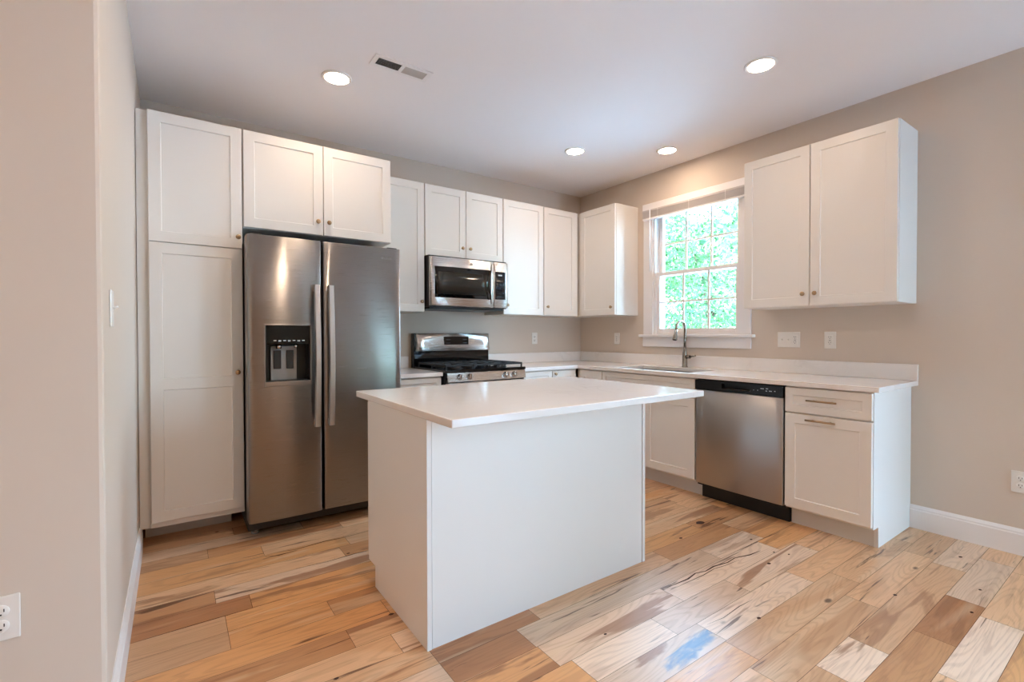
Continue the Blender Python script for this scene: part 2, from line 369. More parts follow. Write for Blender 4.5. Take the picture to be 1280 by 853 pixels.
def build_floor():
    bm = new(); lc = bm.faces.layers.float_color.new('plank_color'); li = bm.faces.layers.float.new('plank_id'); ls = bm.faces.layers.float.new('plank_stain')
    rnd = random.Random(21); pal = [T, T, P_, O_, O_, G_, MD, MD, B_, T]
    for k in range(0, int(-YR / PW) + 1):
        ya, yb = -(k + 1) * PW, -k * PW
        xmin = XL if yb > YP else XF
        segs = sorted(known.get(k, [])); full = []
        def fill(a, b):
            while b - a > 1e-4:
                L = rnd.uniform(0.45, 1.35)
                if b - a - L < 0.3: L = b - a
                full.append((a, a + L, rnd.choice(pal))); a += L
        x = xmin
        for a, b, c in segs:
            fill(x, a); full.append((a, b, c)); x = b
        fill(x, 0.0)
        for a, b, c in full:
            g = 0.0007
            vs = [bm.verts.new(q) for q in ((a + g, ya + g, 0), (b - g, ya + g, 0), (b - g, yb - g, 0), (a + g, yb - g, 0))]
            f = bm.faces.new(vs); col = srgb(*c); j = rnd.uniform(0.94, 1.06)
            f[lc] = (col[0] * j, col[1] * j, col[2] * j, 1); f[li] = rnd.random(); f[ls] = 1.0 if (k == 21 and a < -2.5 and b > -2.1) else 0.0
    nplank = len(bm.faces)
    box(bm, XF, 0.0, YR, YP, -0.12, -0.002); box(bm, XL, 0.0, YP, 0.0, -0.12, -0.002)
    # dark fissure and knots worn into the boards
    def strip(pts, w):
        L = []; R = []
        for i, p in enumerate(pts):
            a = Vector(pts[max(i - 1, 0)]); b = Vector(pts[min(i + 1, len(pts) - 1)]); d = (b - a).normalized(); nn = Vector((-d.y, d.x)); ww = w * (0.35 + 0.65 * abs(math.sin(2.1 * i + 0.6)))
            if i in (0, len(pts) - 1): ww *= 0.2
            L.append(bm.verts.new((p[0] + nn.x * ww, p[1] + nn.y * ww, 0.0004))); R.append(bm.verts.new((p[0] - nn.x * ww, p[1] - nn.y * ww, 0.0004)))
        for i in range(len(pts) - 1): bm.faces.new((R[i], R[i + 1], L[i + 1], L[i]))
    strip([(-1.875, -2.55), (-1.78, -2.555), (-1.70, -2.56), (-1.62, -2.548), (-1.56, -2.565), (-1.48, -2.56), (-1.38, -2.578), (-1.30, -2.572), (-1.20, -2.60), (-1.10, -2.607)], 0.0045)
    strip([(-1.86, -2.575), (-1.72, -2.578), (-1.60, -2.582), (-1.5, -2.576), (-1.42, -2.59), (-1.3, -2.598)], 0.0025)
    strip([(-1.96, -2.83), (-1.86, -2.842), (-1.72, -2.835), (-1.62, -2.84)], 0.002)
    strip([(-3.30, -1.075), (-3.2, -1.09), (-3.05, -1.075), (-2.95, -1.085), (-2.7, -1.07)], 0.004)
    strip([(-3.36, -1.09), (-3.3, -1.115), (-3.2, -1.105)], 0.006)
    strip([(-3.9, -1.6), (-3.7, -1.597), (-3.5, -1.6)], 0.003)
    strip([(-3.25, -1.33), (-3.1, -1.345), (-2.95, -1.335), (-2.8, -1.35)], 0.003)
    strip([(-1.35, -1.33), (-1.2, -1.345), (-1.0, -1.34)], 0.003)
    def knot(x, y, r):
        vs = [bm.verts.new((x + 1.5 * r * math.cos(t * PI / 5) * (1 + 0.2 * math.sin(3 * t)), y + r * math.sin(t * PI / 5), 0.0004)) for t in range(10)]; bm.faces.new(vs)
    for x, y, r in ((-1.02, -2.18, 0.022), (-1.32, -2.25, 0.008), (-1.215, -2.71, 0.008), (-1.06, -2.66, 0.005), (-1.02, -2.72, 0.005), (-1.0, -2.5, 0.006), (-1.74, -2.93, 0.007), (-0.95, -3.44, 0.006), (-0.67, -3.415, 0.006),
                    (-3.55, -0.55, 0.007), (-2.98, -1.31, 0.006), (-1.05, -3.2, 0.007), (-0.3, -3.27, 0.008), (-0.28, -2.5, 0.006), (-2.35, -2.63, 0.005), (-3.0, -2.0, 0.008), (-3.3, -2.26, 0.006)): knot(x, y, r)
    o = struct('floor', bm, 'wood')
    o.data.materials.append(M['gap'])
    for i, p in enumerate(o.data.polygons):
        if i >= nplank: p.material_index = 1
    return o
M['gap'] = mat('wood_gap', srgb(70, 42, 28), 0.8)
build_floor()
M['dark'] = mat('shade_black', srgb(8, 8, 8), 0.8)
struct('ceiling', box(new(), XF - 0.15, 0.2, YR - 0.15, 0.2, H, H + 0.2), 'ceiling')
def wall_with_holes(name, F, us, zs, holes, n0, n1, m='wall'):
    bm = new(); cell = {}
    def hole(u, z): return any(a < u < b and c < z < d for a, b, c, d in holes)
    slab(bm, us, zs, n0, n1, hole)
    for v in bm.verts: v.co = F.p(v.co.x, v.co.z, v.co.y)
    return struct(name, bm, m)
struct('wall_back', box(new(), XL - 0.15, 0.15, 0, 0.15, -0.12, H), 'wall')
wall_with_holes('wall_right', RIGHT, [0, 1.005, 1.86, 4.0, 5.3, -YR], [-0.12, 0.75, 1.205, 2.08, 2.39, H], [(1.005, 1.86, 1.205, 2.39), (4.0, 5.3, 0.75, 2.08)], -0.15, 0.0)
def wl_():
    bm = new(); xs = [XF, XL - 0.12, XL]; ys = [YP, YP + 0.12, 0.0]
    return slab(bm, xs, ys, -0.12, H, lambda x, y: x < XL - 0.12 and y > YP + 0.12)
struct('wall_left', wl_(), 'wall', sb=0.012)
struct('wall_far', box(new(), XF - 0.15, XF, YR - 0.15, YP + 0.12, -0.12, H), 'wall')
REAR = Frame((0, YR, 0), (-1, 0, 0), (0, 1, 0))
wall_with_holes('wall_rear', REAR, [0, 0.07, 0.97, -XF], [-0.12, 0.0, 2.08, H], [(0.07, 0.97, 0.0, 2.08)], -0.15, 0.0)
def base_prof(bm, F, u0, u1):
    prof = [(0, 0), (0.016, 0), (0.016, 0.112), (0.0125, 0.118), (0.0125, 0.126), (0.006, 0.138), (0.004, 0.142), (0, 0.142)]
    a = [bm.verts.new(F.p(u0, n, z)) for n, z in prof]; b = [bm.verts.new(F.p(u1, n, z)) for n, z in prof]
    for i in range(len(prof) - 1): bm.faces.new((a[i], a[i + 1], b[i + 1], b[i]))
    bm.faces.new(a); bm.faces.new(b[::-1]); return bm
struct('baseboard_right', base_prof(new(), RIGHT, 2.975, -YR), 'trim')
struct('baseboard_left', base_prof(new(), LEFT, -2.186, -0.64), 'trim')
struct('baseboard_partition', base_prof(new(), FRONT, XF, XL + 0.016), 'trim')
struct('baseboard_rear', base_prof(new(), REAR, 1.05, -XF), 'trim')
struct('ground', box(new(), -30, 60, -50, 45, -0.6, -0.25), 'ground')

# window over the sink
def window(n, F, u0, u1, z0, z1, casing=0.102, muntins=True, meet=1.775, stool=True):
    w = bpy.data.objects.new('window_%d' % n, None); COL.objects.link(w); w.location = F.p((u0 + u1) / 2, 0, z0); w['kind'] = 'structure'
    bm = new()
    fbox(bm, F, u0 - casing, u0 + 0.005, 0, 0.02, z0, z1 + 0.0, 0.002); fbox(bm, F, u1 - 0.005, u1 + casing, 0, 0.02, z0, z1, 0.002)
    struct('casing', bm, 'trim', w)
    struct('head_casing', fbox(new(), F, u0 - casing - 0.008, u1 + casing + 0.008, 0, 0.026, z1, z1 + 0.068, 0.003), 'trim', w)
    if stool:
        struct('stool', fbox(new(), F, u0 - casing - 0.04, u1 + casing + 0.03, -0.03, 0.045, z0 - 0.027, z0 - 0.001, 0.004), 'trim', w)
        struct('apron', fbox(new(), F, u0 - casing - 0.01, u1 + casing, 0, 0.018, z0 - 0.118, z0 - 0.027, 0.003), 'trim', w)
    bm = new()   # jambs
    fbox(bm, F, u0, u0 + 0.018, -0.15, 0, z0, z1); fbox(bm, F, u1 - 0.018, u1, -0.15, 0, z0, z1); fbox(bm, F, u0 + 0.018, u1 - 0.018, -0.15, 0, z1 - 0.018, z1); fbox(bm, F, u0 + 0.018, u1 - 0.018, -0.15, -0.03, z0, z0 + 0.02)
    struct('jamb', bm, 'trim', w)
    a, b = u0 + 0.018, u1 - 0.018
    for nm, zl, zh, n0, rb, rt in (('lower_sash', z0 + 0.02, meet + 0.018, -0.065, 0.034, 0.034), ('upper_sash', meet - 0.018, z1 - 0.018, -0.105, 0.034, 0.045)):
        n1 = n0 + 0.035; st = 0.030 if nm == 'lower_sash' else 0.034
        bm = new()
        fbox(bm, F, a, a + st, n0, n1, zl, zh, 0.002); fbox(bm, F, b - st, b, n0, n1, zl, zh, 0.002)
        fbox(bm, F, a + st, b - st, n0, n1, zl, zl + rb, 0.002); fbox(bm, F, a + st, b - st, n0, n1, zh - rt, zh, 0.002)
        s = struct(nm, bm, 'trim', w)
        ga, gb, gl, gh = a + st, b - st, zl + rb, zh - rt
        if muntins:
            bm = new()
            for i in (1, 2): fbox(bm, F, ga + (gb - ga) * i / 3 - 0.008, ga + (gb - ga) * i / 3 + 0.008, n0 + 0.012, n0 + 0.024, gl, gh)
            fbox(bm, F, ga, gb, n0 + 0.0125, n0 + 0.0235, (gl + gh) / 2 - 0.008, (gl + gh) / 2 + 0.008)
            struct('muntin', bm, 'trim', s)
        struct('pane', fbox(new(), F, ga, gb, n0 + 0.016, n0 + 0.020, gl, gh), 'glass', s)
    return w
window(1, RIGHT, 1.005, 1.86, 1.205, 2.39)
window(2, RIGHT, 4.0, 5.3, 0.75, 2.08, meet=1.42)
# glass doors in the wall behind the viewpoint
d = bpy.data.objects.new('door_1', None); COL.objects.link(d); d.location = (-0.52, YR, 0); d['kind'] = 'structure'
bm = new(); fbox(bm, REAR, 0.005, 0.075, 0, 0.02, 0, 2.08, 0.002); fbox(bm, REAR, 0.965, 1.05, 0, 0.02, 0, 2.08, 0.002); fbox(bm, REAR, 0.003, 1.07, 0, 0.02, 2.08, 2.17, 0.002); struct('casing', bm, 'trim', d)
bm = new(); fbox(bm, REAR, 0.07, 0.10, -0.15, 0, 0, 2.08); fbox(bm, REAR, 0.94, 0.97, -0.15, 0, 0, 2.08); fbox(bm, REAR, 0.10, 0.94, -0.15, 0, 2.05, 2.08); fbox(bm, REAR, 0.10, 0.94, -0.15, 0, 0, 0.03); struct('door_frame', bm, 'trim', d)
for a, b, n in ((0.10, 0.94, -0.06),):
    bm = new(); fbox(bm, REAR, a, a + 0.06, n, n + 0.04, 0.03, 2.05, 0.002); fbox(bm, REAR, b - 0.06, b, n, n + 0.04, 0.03, 2.05, 0.002); fbox(bm, REAR, a + 0.06, b - 0.06, n, n + 0.04, 0.03, 0.11); fbox(bm, REAR, a + 0.06, b - 0.06, n, n + 0.04, 1.98, 2.05)
    s = struct('door_panel', bm, 'trim', d)
    struct('pane', fbox(new(), REAR, a + 0.06, b - 0.06, n + 0.018, n + 0.023, 0.11, 1.98), 'glass', s)

# ------------------------------------------------------------------ cabinets
def knob(F, u, z, n, parent, r=0.0145):
    obj('knob', lathe(new(), F.p(u, n, z), F.n, [(0, 0), (0.0075, 0), (0.0075, 0.002), (0.005, 0.005), (0.005, 0.012), (r * 0.8, 0.014), (r, 0.018), (r, 0.021), (r * 0.85, 0.024), (0, 0.0255)], 20), 'gold', parent)
def pull(F, u, z, n, parent, L=0.16):
    bm = new(); tube(bm, [F.p(u - L / 2, n + 0.030, z), F.p(u + L / 2, n + 0.030, z)], 0.006, 14)
    for s in (-1, 1): tube(bm, [F.p(u + s * L * 0.3, n, z), F.p(u + s * L * 0.3, n + 0.030, z)], 0.0045, 10)
    obj('bar_pull', bm, 'gold', parent)
G = 0.0015
def front(kind, F, u0, u1, z0, z1, n, parent, stile=0.058, kn=None, pl=None):
    o = obj(kind, shaker(new(), F, u0 + G, u1 - G, z0 + G, z1 - G, n, 0.02, stile), 'cab', parent)
    if kn: knob(F, kn[0], kn[1], n + 0.02, o)
    if pl: pull(F, pl[0], pl[1], n + 0.02, o)
    return o
ZB, ZT = 1.392, 2.455
def wall_cab(F, u0, u1, z0, z1, depth, label, doors, name='wall_cabinet', group='white wall cabinets'):
    t = thing(name, F.p((u0 + u1) / 2, depth / 2, z0), label, 'cabinet', group)
    bm = new(); fbox(bm, F, u0, u1, 0.001, depth - 0.001, z0, z1, 0.001)
    obj('body', bm, 'cab', t)
    for a, b, k in doors: front('door', F, a, b, z0 + 0.001, z1 - 0.001, depth, t, kn=k)
    return t
wall_cab(BACK, -2.488, -2.060, ZB, ZT, 0.31, 'tall white wall cabinet right of the refrigerator, its left half hidden', [(-2.486, -2.062, (-2.092, 1.478))])
wall_cab(BACK, -2.058, -1.280, 1.862, ZT, 0.31, 'short white two-door wall cabinet above the microwave', [(-2.056, -1.670, (-1.708, 1.952)), (-1.668, -1.282, (-1.632, 1.952))])
wall_cab(BACK, -1.278, -0.800, ZB, ZT, 0.31, 'white single-door wall cabinet immediately right of the microwave', [(-1.276, -0.802, (-1.238, 1.478))])
wall_cab(BACK, -0.798, -0.334, ZB, ZT, 0.31, 'white single-door wall cabinet that ends in the inner corner of the room', [(-0.796, -0.37, (-0.758, 1.478))])
wall_cab(RIGHT, 0.002, 0.820, ZB, ZT, 0.31, 'white wall cabinet between the inner corner and the window', [(0.345, 0.818, (0.778, 1.468))])
wall_cab(RIGHT, 2.075, 2.995, ZB, ZT, 0.31, 'wide white two-door wall cabinet right of the window', [(2.077, 2.522, (2.486, 1.472)), (2.524, 2.993, (2.560, 1.472))])
wall_cab(BACK, -3.404, -2.470, 1.862, ZT, 0.63, 'deep white two-door cabinet above the refrigerator', [(-3.402, -2.938, (-2.972, 1.950)), (-2.936, -2.472, (-2.903, 1.950))])
# pantry
t = thing('pantry_cabinet', (-3.66, -0.33, 0), 'full-height white pantry cabinet between the left wall and the refrigerator', 'cabinet')
bm = new(); fbox(bm, BACK, -3.868, -3.407, 0.001, 0.629, 0.12, ZT, 0.001); obj('body', bm, 'cab', t)
bm = new(); fbox(bm, BACK, -3.917, -3.868, 0.55, 0.615, 0.12, ZT); obj('filler_strip', bm, 'cab', t)
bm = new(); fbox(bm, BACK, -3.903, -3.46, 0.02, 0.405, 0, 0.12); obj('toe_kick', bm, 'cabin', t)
front('door', BACK, -3.866, -3.409, 1.727, ZT - 0.001, 0.63, t, kn=(-3.432, 1.795))
pd = obj('door', shaker_two(new(), BACK, -3.8645, -3.4105, 0.1535, 1.7225, 0.63, 0.896, 0.958), 'cab', t); knob(BACK, -3.440, 0.98, 0.65, pd)
# base cabinets
CT = 0.884
def base_cab(F, u0, u1, label, fronts, end_panel=None, depth=0.61, toe_from=None, hollow=False):
    t = thing('base_cabinet', F.p((u0 + u1) / 2, depth / 2, 0), label, 'cabinet', 'white base cabinets')
    bm = new()
    if hollow:   # open-topped carcass that the sink hangs into
        q = [bm.verts.new(F.p(u, n, z)) for z in (0.118, CT - 0.001) for u, n in ((u0, 0.001), (u1, 0.001), (u1, depth - 0.001), (u0, depth - 0.001))]
        w = [bm.verts.new(F.p(u, n, z)) for z in (0.136, CT - 0.001) for u, n in ((u0 + 0.018, 0.012), (u1 - 0.018, 0.012), (u1 - 0.018, depth - 0.020), (u0 + 0.018, depth - 0.020))]
        bm.faces.new(q[:4]); bm.faces.new(w[:4])
        for i in range(4):
            j = (i + 1) % 4; bm.faces.new((q[i], q[j], q[j + 4], q[i + 4])); bm.faces.new((w[i], w[j], w[j + 4], w[i + 4])); bm.faces.new((q[i + 4], q[j + 4], w[j + 4], w[i + 4]))
    else: fbox(bm, F, u0, u1, 0.001, depth - 0.001, 0.118, CT - 0.001, 0.001)
    obj('body', bm, 'cab', t)
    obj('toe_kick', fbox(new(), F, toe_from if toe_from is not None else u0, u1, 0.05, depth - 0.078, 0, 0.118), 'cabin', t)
    if end_panel:
        a, b = end_panel; bm = new()
        pts = [(0.001, 0), (depth - 0.076, 0), (depth - 0.076, 0.118), (depth - 0.001, 0.118), (depth - 0.001, CT - 0.001), (0.001, CT - 0.001)]
        va = [bm.verts.new(F.p(a, n, z)) for n, z in pts]; vb = [bm.verts.new(F.p(b, n, z)) for n, z in pts]
        bm.faces.new(va); bm.faces.new(vb[::-1])
        for i in range(6): bm.faces.new((va[i], va[(i + 1) % 6], vb[(i + 1) % 6], vb[i]))
        obj('end_panel', bm, 'panel', t)
    for kind, a, b, z0, z1, st, kn, pl in fronts: front(kind, F, a, b, z0, z1, depth, t, st, kn, pl)
    return t
base_cab(BACK, -2.488, -2.062, 'white base cabinet with a drawer between refrigerator and range', [('drawer', -2.486, -2.064, 0.728, 0.876, 0.04, None, (-2.275, 0.80)), ('door', -2.486, -2.064, 0.13, 0.724, 0.058, (-2.10, 0.68), None)])
base_cab(BACK, -1.274, -0.945, 'narrow white drawer base cabinet immediately right of the range', [('drawer', -1.272, -0.947, 0.728, 0.876, 0.04, None, (-1.11, 0.80)), ('door', -1.272, -0.947, 0.13, 0.724, 0.058, (-0.985, 0.68), None)])
base_cab(BACK, -0.943, -0.636, 'white base cabinet in the back corner with a knob at its upper left', [('door', -0.941, -0.655, 0.13, 0.876, 0.058, (-0.912, 0.846), None)])
base_cab(RIGHT, 0.612, 0.943, 'white corner base cabinet left of the sink cabinet', [('door', 0.656, 0.941, 0.13, 0.876, 0.058, None, None)])
base_cab(RIGHT, 0.945, 1.880, 'wide white sink base cabinet left of the dishwasher', [('false_drawer_front', 0.947, 1.878, 0.728, 0.876, 0.04, None, None), ('door', 0.947, 1.4115, 0.13, 0.724, 0.058, (1.375, 0.68), None), ('door', 1.4135, 1.878, 0.13, 0.724, 0.058, (1.45, 0.68), None)], hollow=True)
base_cab(RIGHT, 2.512, 2.954, 'white base cabinet with drawer and bar pulls at the right end of the counter',
         [('drawer', 2.512, 2.972, 0.722, 0.876, 0.045, None, (2.727, 0.805)), ('door', 2.512, 2.972, 0.13, 0.716, 0.058, None, (2.722, 0.686))], end_panel=(2.954, 2.974))

# countertops and backsplashes
bm = new(); xs = [-1.276, -0.648, -0.555, -0.165, -0.001]; ys = [-3.009, -1.775, -1.02, -0.648, -0.001]
slab(bm, xs, ys, CT, 0.914, lambda x, y: (x < -0.648 and y < -0.648) or (-0.555 < x < -0.165 and -1.775 < y < -1.02))
tag(obj('countertop', bm, 'quartz', loc=(-0.3, -1.5, CT), smooth_bevel=0.003), 'long L-shaped white quartz countertop that holds the sink', 'countertop', 'white quartz countertops')
bm = new(); box(bm, -2.490, -2.058, -0.648, -0.001, CT, 0.914, 0.003)
tag(obj('countertop', bm, 'quartz', loc=(-2.27, -0.32, CT)), 'short white quartz countertop between refrigerator and range', 'countertop', 'white quartz countertops')
def splash(x0, x1, y0, y1, label):
    tag(obj('backsplash', box(new(), x0, x1, y0, y1, 0.9142, 1.016, 0.0025), 'quartz', loc=((x0 + x1) / 2, (y0 + y1) / 2, 0.9142)), label, 'backsplash', 'low quartz backsplashes')
splash(-2.490, -2.075, -0.02, -0.0005, 'low white quartz backsplash left of the range')
splash(-1.276, -0.0005, -0.02, -0.0005, 'low white quartz backsplash right of the range, below the lone outlet')
splash(-0.02, -0.0005, -3.009, -0.0205, 'long low white quartz backsplash under the window')

# island
t = thing('kitchen_island', (-2.35, -1.98, 0), 'white panelled kitchen island base in the middle of the floor', 'island')
IX0, IX1, IYF, IYB = -2.978, -1.722, -2.315, -1.65
obj('body', box(new(), IX0 + 0.019, IX1 - 0.019, IYF + 0.018, IYB, 0.10, 0.884), 'cab', t)
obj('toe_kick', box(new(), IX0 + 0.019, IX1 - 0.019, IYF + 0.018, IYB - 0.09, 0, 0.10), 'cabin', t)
obj('front_panel', box(new(), IX0 + 0.022, IX1 - 0.0225, IYF + 0.003, IYF + 0.018, 0, 0.8838), 'panel', t)
for a in (IX0, IX1 - 0.019):
    bm = new(); pts = [(IYF, 0), (IYB - 0.09, 0), (IYB - 0.09, 0.10), (IYB, 0.10), (IYB, 0.884), (IYF, 0.884)]
    va = [bm.verts.new((a, y, z)) for y, z in pts]; vb = [bm.verts.new((a + 0.019, y, z)) for y, z in pts]
    bm.faces.new(va); bm.faces.new(vb[::-1])
    for i in range(6): bm.faces.new((va[i], va[(i + 1) % 6], vb[(i + 1) % 6], vb[i]))
    obj('end_panel', bm, 'panel', t)
for a, b, k in ((1.724, 2.348, 2.31), (2.352, 2.976, 2.39)): front('door', ISLB, a, b, 0.112, 0.876, 0.0, t, kn=(k, 0.80))
tag(obj('countertop', box(new(), -2.986, -1.524, -2.531, -1.487, CT, 0.914, 0.003), 'quartz', loc=(-2.25, -2.0, CT)), 'white quartz island countertop that overhangs the island on two sides', 'countertop', 'white quartz countertops')

# ------------------------------------------------------------------ refrigerator
def curved_panel(bm, F, u0, u1, z0, z1, nb, nf, nu=14, hole=None, lean=0.0, edge=0.012):
    """door skin: nf(u) gives the front face; the rim is rounded; hole = (ua, ub, za, zb) opens a recess"""
    us = [u0 + edge * 0.0, u0 + edge * 0.35, u0 + edge] + [u0 + edge + (u1 - u0 - 2 * edge) * i / nu for i in range(1, nu)] + [u1 - edge, u1 - edge * 0.35, u1]
    zs = [z0, z0 + 0.004, z1 - 0.004, z1]
    if hole: us = sorted(set([u for u in us if abs(u - hole[0]) > 0.012 and abs(u - hole[1]) > 0.012] + [hole[0], hole[1]])); zs = sorted(zs + [hole[2], hole[3]])
    def n_at(u, z):
        e = min(u - u0, u1 - u); k = 0.0
        if e < edge: k = edge * (1 - math.sqrt(max(0, 1 - (1 - e / edge) ** 2)))
        if z in (z0, z1): k += 0.004
        return nf(u) - k - lean * (z - z0) / (z1 - z0)
    V = {(i, j): bm.verts.new(F.p(u, n_at(u, z), z)) for i, u in enumerate(us) for j, z in enumerate(zs)}
    inh = lambda i, j: hole and hole[0] < (us[i] + us[i + 1]) / 2 < hole[1] and hole[2] < (zs[j] + zs[j + 1]) / 2 < hole[3]
    for i in range(len(us) - 1):
        for j in range(len(zs) - 1):
            if inh(i, j): continue
            f = bm.faces.new((V[i, j], V[i + 1, j], V[i + 1, j + 1], V[i, j + 1])); f.smooth = True
    Bk = {}
    def b(i, j):
        if (i, j) not in Bk: Bk[i, j] = bm.verts.new(F.p(us[i], nb, zs[j]))
        return Bk[i, j]
    nI, nJ = len(us) - 1, len(zs) - 1
    for i in range(nI):
        for j in (0, nJ): bm.faces.new((V[i, j], V[i + 1, j], b(i + 1, j), b(i, j)))
    for j in range(nJ):
        for i in (0, nI): bm.faces.new((V[i, j], V[i, j + 1], b(i, j + 1), b(i, j)))
    bm.faces.new([b(i, 0) for i in range(nI + 1)] + [b(nI, j) for j in range(1, nJ + 1)] + [b(i, nJ) for i in range(nI - 1, -1, -1)] + [b(0, j) for j in range(nJ - 1, 0, -1)])
    return bm
FR = thing('refrigerator', (-2.95, -0.42, 0), 'stainless steel side-by-side refrigerator with an ice dispenser', 'refrigerator')
bm = new(); fbox(bm, BACK, -3.402, -2.494, 0.03, 0.748, 0.03, 1.770, 0.004); obj('body', bm, 'darkgrey', FR)
DZ0, DZ1, DN = 0.112, 1.785, 0.755
def bow(u0, u1, n0=0.866, k=0.010): return lambda u: n0 + k * (1 - ((2 * u - u0 - u1) / (u1 - u0)) ** 2)
HOLE = (-3.322, -3.072, 0.925, 1.262)
ld_ = obj('freezer_door', curved_panel(new(), BACK, -3.410, -3.005, DZ0, DZ1, DN, bow(-3.41, -3.005), hole=HOLE), 'fridge', FR)
rd_ = obj('fresh_food_door', curved_panel(new(), BACK, -2.993, -2.490, DZ0, DZ1, DN, lambda u: 0.862 + 0.010 * (u + 2.993) / 0.503), 'fridge', FR)
def bar_handle(u0, u1, z0, z1, parent):
    bm = new(); N = 16; rows = []
    for i in range(N + 1):
        s = i / N; z = z0 + (z1 - z0) * s; n = 0.908 + 0.022 * math.sin(PI * s) ** 0.7
        q = 0.012
        rows.append([bm.verts.new(BACK.p(u, nn, z)) for u, nn in ((u0, n), (u0 + 0.006, n + q), (u1 - 0.006, n + q), (u1, n), (u1 - 0.003, n - 0.008), (u0 + 0.003, n - 0.008))])
    for p, r in zip(rows, rows[1:]):
        for i in range(6): bm.faces.new((p[i], p[(i + 1) % 6], r[(i + 1) % 6], r[i])).smooth = False
    bm.faces.new(rows[0]); bm.faces.new(rows[-1][::-1])
    for z in (z0 + 0.02, z1 - 0.02): fbox(bm, BACK, u0 + 0.006, u1 - 0.006, 0.868, 0.906, z - 0.02, z + 0.02, 0.003)
    obj('handle', bm, 'handle', parent)
bar_handle(-3.060, -3.022, 0.645, 1.510, ld_); bar_handle(-2.978, -2.940, 0.645, 1.510, rd_)
# dispenser
a, b_, zl, zh = HOLE
bm = new()
for q in ((a - 0.006, a + 0.002, zl - 0.022, zh + 0.006), (b_ - 0.002, b_ + 0.006, zl - 0.022, zh + 0.006), (a + 0.002, b_ - 0.002, zh - 0.002, zh + 0.006), (a + 0.002, b_ - 0.002, zl - 0.022, zl + 0.004)):
    fbox(bm, BACK, q[0], q[1], 0.855, 0.8785, q[2], q[3], 0.002)
dp = obj('dispenser_bezel', bm, 'fridge', ld_)
bm = new(); cN = 0.775
fbox(bm, BACK, a, b_, cN - 0.006, cN, zl, zh); fbox(bm, BACK, a, a + 0.006, cN, 0.872, zl, zh); fbox(bm, BACK, b_ - 0.006, b_, cN, 0.872, zl, zh); fbox(bm, BACK, a + 0.006, b_ - 0.006, cN, 0.872, zl, zl + 0.006)
obj('dispenser_well', bm, 'black', ld_)
bm = new(); fbox(bm, BACK, a + 0.006, b_ - 0.006, cN, 0.874, zh - 0.112, zh - 0.002, 0.003); cpn = obj('dispenser_panel', bm, 'gloss', ld_)
for i in range(7): obj('panel_icon', fbox(new(), BACK, a + 0.045 + i * 0.026, a + 0.060 + i * 0.026, 0.8735, 0.8748, zh - 0.094 - 0.003 * (i % 2), zh - 0.088), 'icon', cpn)
bm = new(); fbox(bm, BACK, a + 0.04, b_ - 0.065, cN, cN + 0.022, zl + 0.006, zh - 0.125, 0.003); ins = obj('dispenser_insert', bm, 'grey', ld_)
for q in (a + 0.055, a + 0.125): obj('paddle', fbox(new(), BACK, q, q + 0.042, cN + 0.022, cN + 0.030, zl + 0.075, zh - 0.150, 0.003), 'paddle', ins)
obj('water_spout', tube(new(), [BACK.p(a + 0.175, cN + 0.05, zh - 0.112), BACK.p(a + 0.175, cN + 0.05, zh - 0.135)], 0.010, 12), 'chrome', ld_)
obj('ice_chute', tube(new(), [BACK.p(a + 0.08, cN + 0.05, zh - 0.112), BACK.p(a + 0.08, cN + 0.05, zh - 0.140)], 0.016, 12), 'chrome', ld_)
# embossed maker's lettering, too small to read in the picture
bm = new()
for i, w in enumerate((0.008, 0.005, 0.003, 0.004, 0.005, 0.003, 0.005, 0.005, 0.003)):
    u = -2.628 + i * 0.0092; fbox(bm, BACK, u, u + w, 0.868, 0.8755, 1.708, 1.716 + (0.004 if i in (0, 1, 4, 8) else 0))
obj('badge', bm, 'grey', rd_)
bm = new(); fbox(bm, BACK, -3.398, -2.498, 0.69, 0.712, 0.022, 0.104, 0.004); gr = obj('base_grille', bm, 'black', FR)
bm = new()
for i in range(3): fbox(bm, BACK, -3.22, -2.52, 0.712, 0.716, 0.040 + i * 0.018, 0.048 + i * 0.018)
obj('grille_slat', bm, 'darkgrey', gr)
for u in (-3.36, -2.53): obj('foot', lathe(new(), BACK.p(u, 0.700, 0.0), (0, 0, 1), [(0, 0), (0.022, 0), (0.022, 0.012), (0.010, 0.014), (0.010, 0.03)], 16), 'grey', FR)
for u in (-3.36, -2.53): obj('hinge_cover', fbox(new(), BACK, u - 0.035, u + 0.035, 0.70, 0.82, 1.770 if u else 0, 1.7995, 0.006), 'black', FR)

# ------------------------------------------------------------------ gas range
RA = thing('gas_range', (-1.667, -0.35, 0), 'stainless and black gas range with four front knobs', 'stove')
RX0, RX1 = -2.048, -1.286
bm = new(); fbox(bm, BACK, RX0, RX1, 0.025, 0.655, 0.03, 0.905, 0.002); fbox(bm, BACK, RX0 + 0.03, RX1 - 0.03, 0.06, 0.60, 0.0, 0.03); obj('body', bm, 'black', RA)
bm = new(); fbox(bm, BACK, RX0 - 0.004, RX1 + 0.004, 0.10, 0.675, 0.906, 0.930, 0.004); obj('cooktop', bm, 'gloss', RA)
bm = new()   # control fascia, tilted back
pts = [(0.656, 0.832), (0.690, 0.836), (0.676, 0.904), (0.656, 0.904)]
for u0, u1 in ((RX0 + 0.012, RX1 - 0.004),):
    va = [bm.verts.new(BACK.p(u0, n, z)) for n, z in pts]; vb = [bm.verts.new(BACK.p(u1, n, z)) for n, z in pts]
    bm.faces.new(va); bm.faces.new(vb[::-1])
    for i in range(4): bm.faces.new((va[i], va[(i + 1) % 4], vb[(i + 1) % 4], vb[i]))
cf = obj('control_fascia', bm, 'steel', RA)
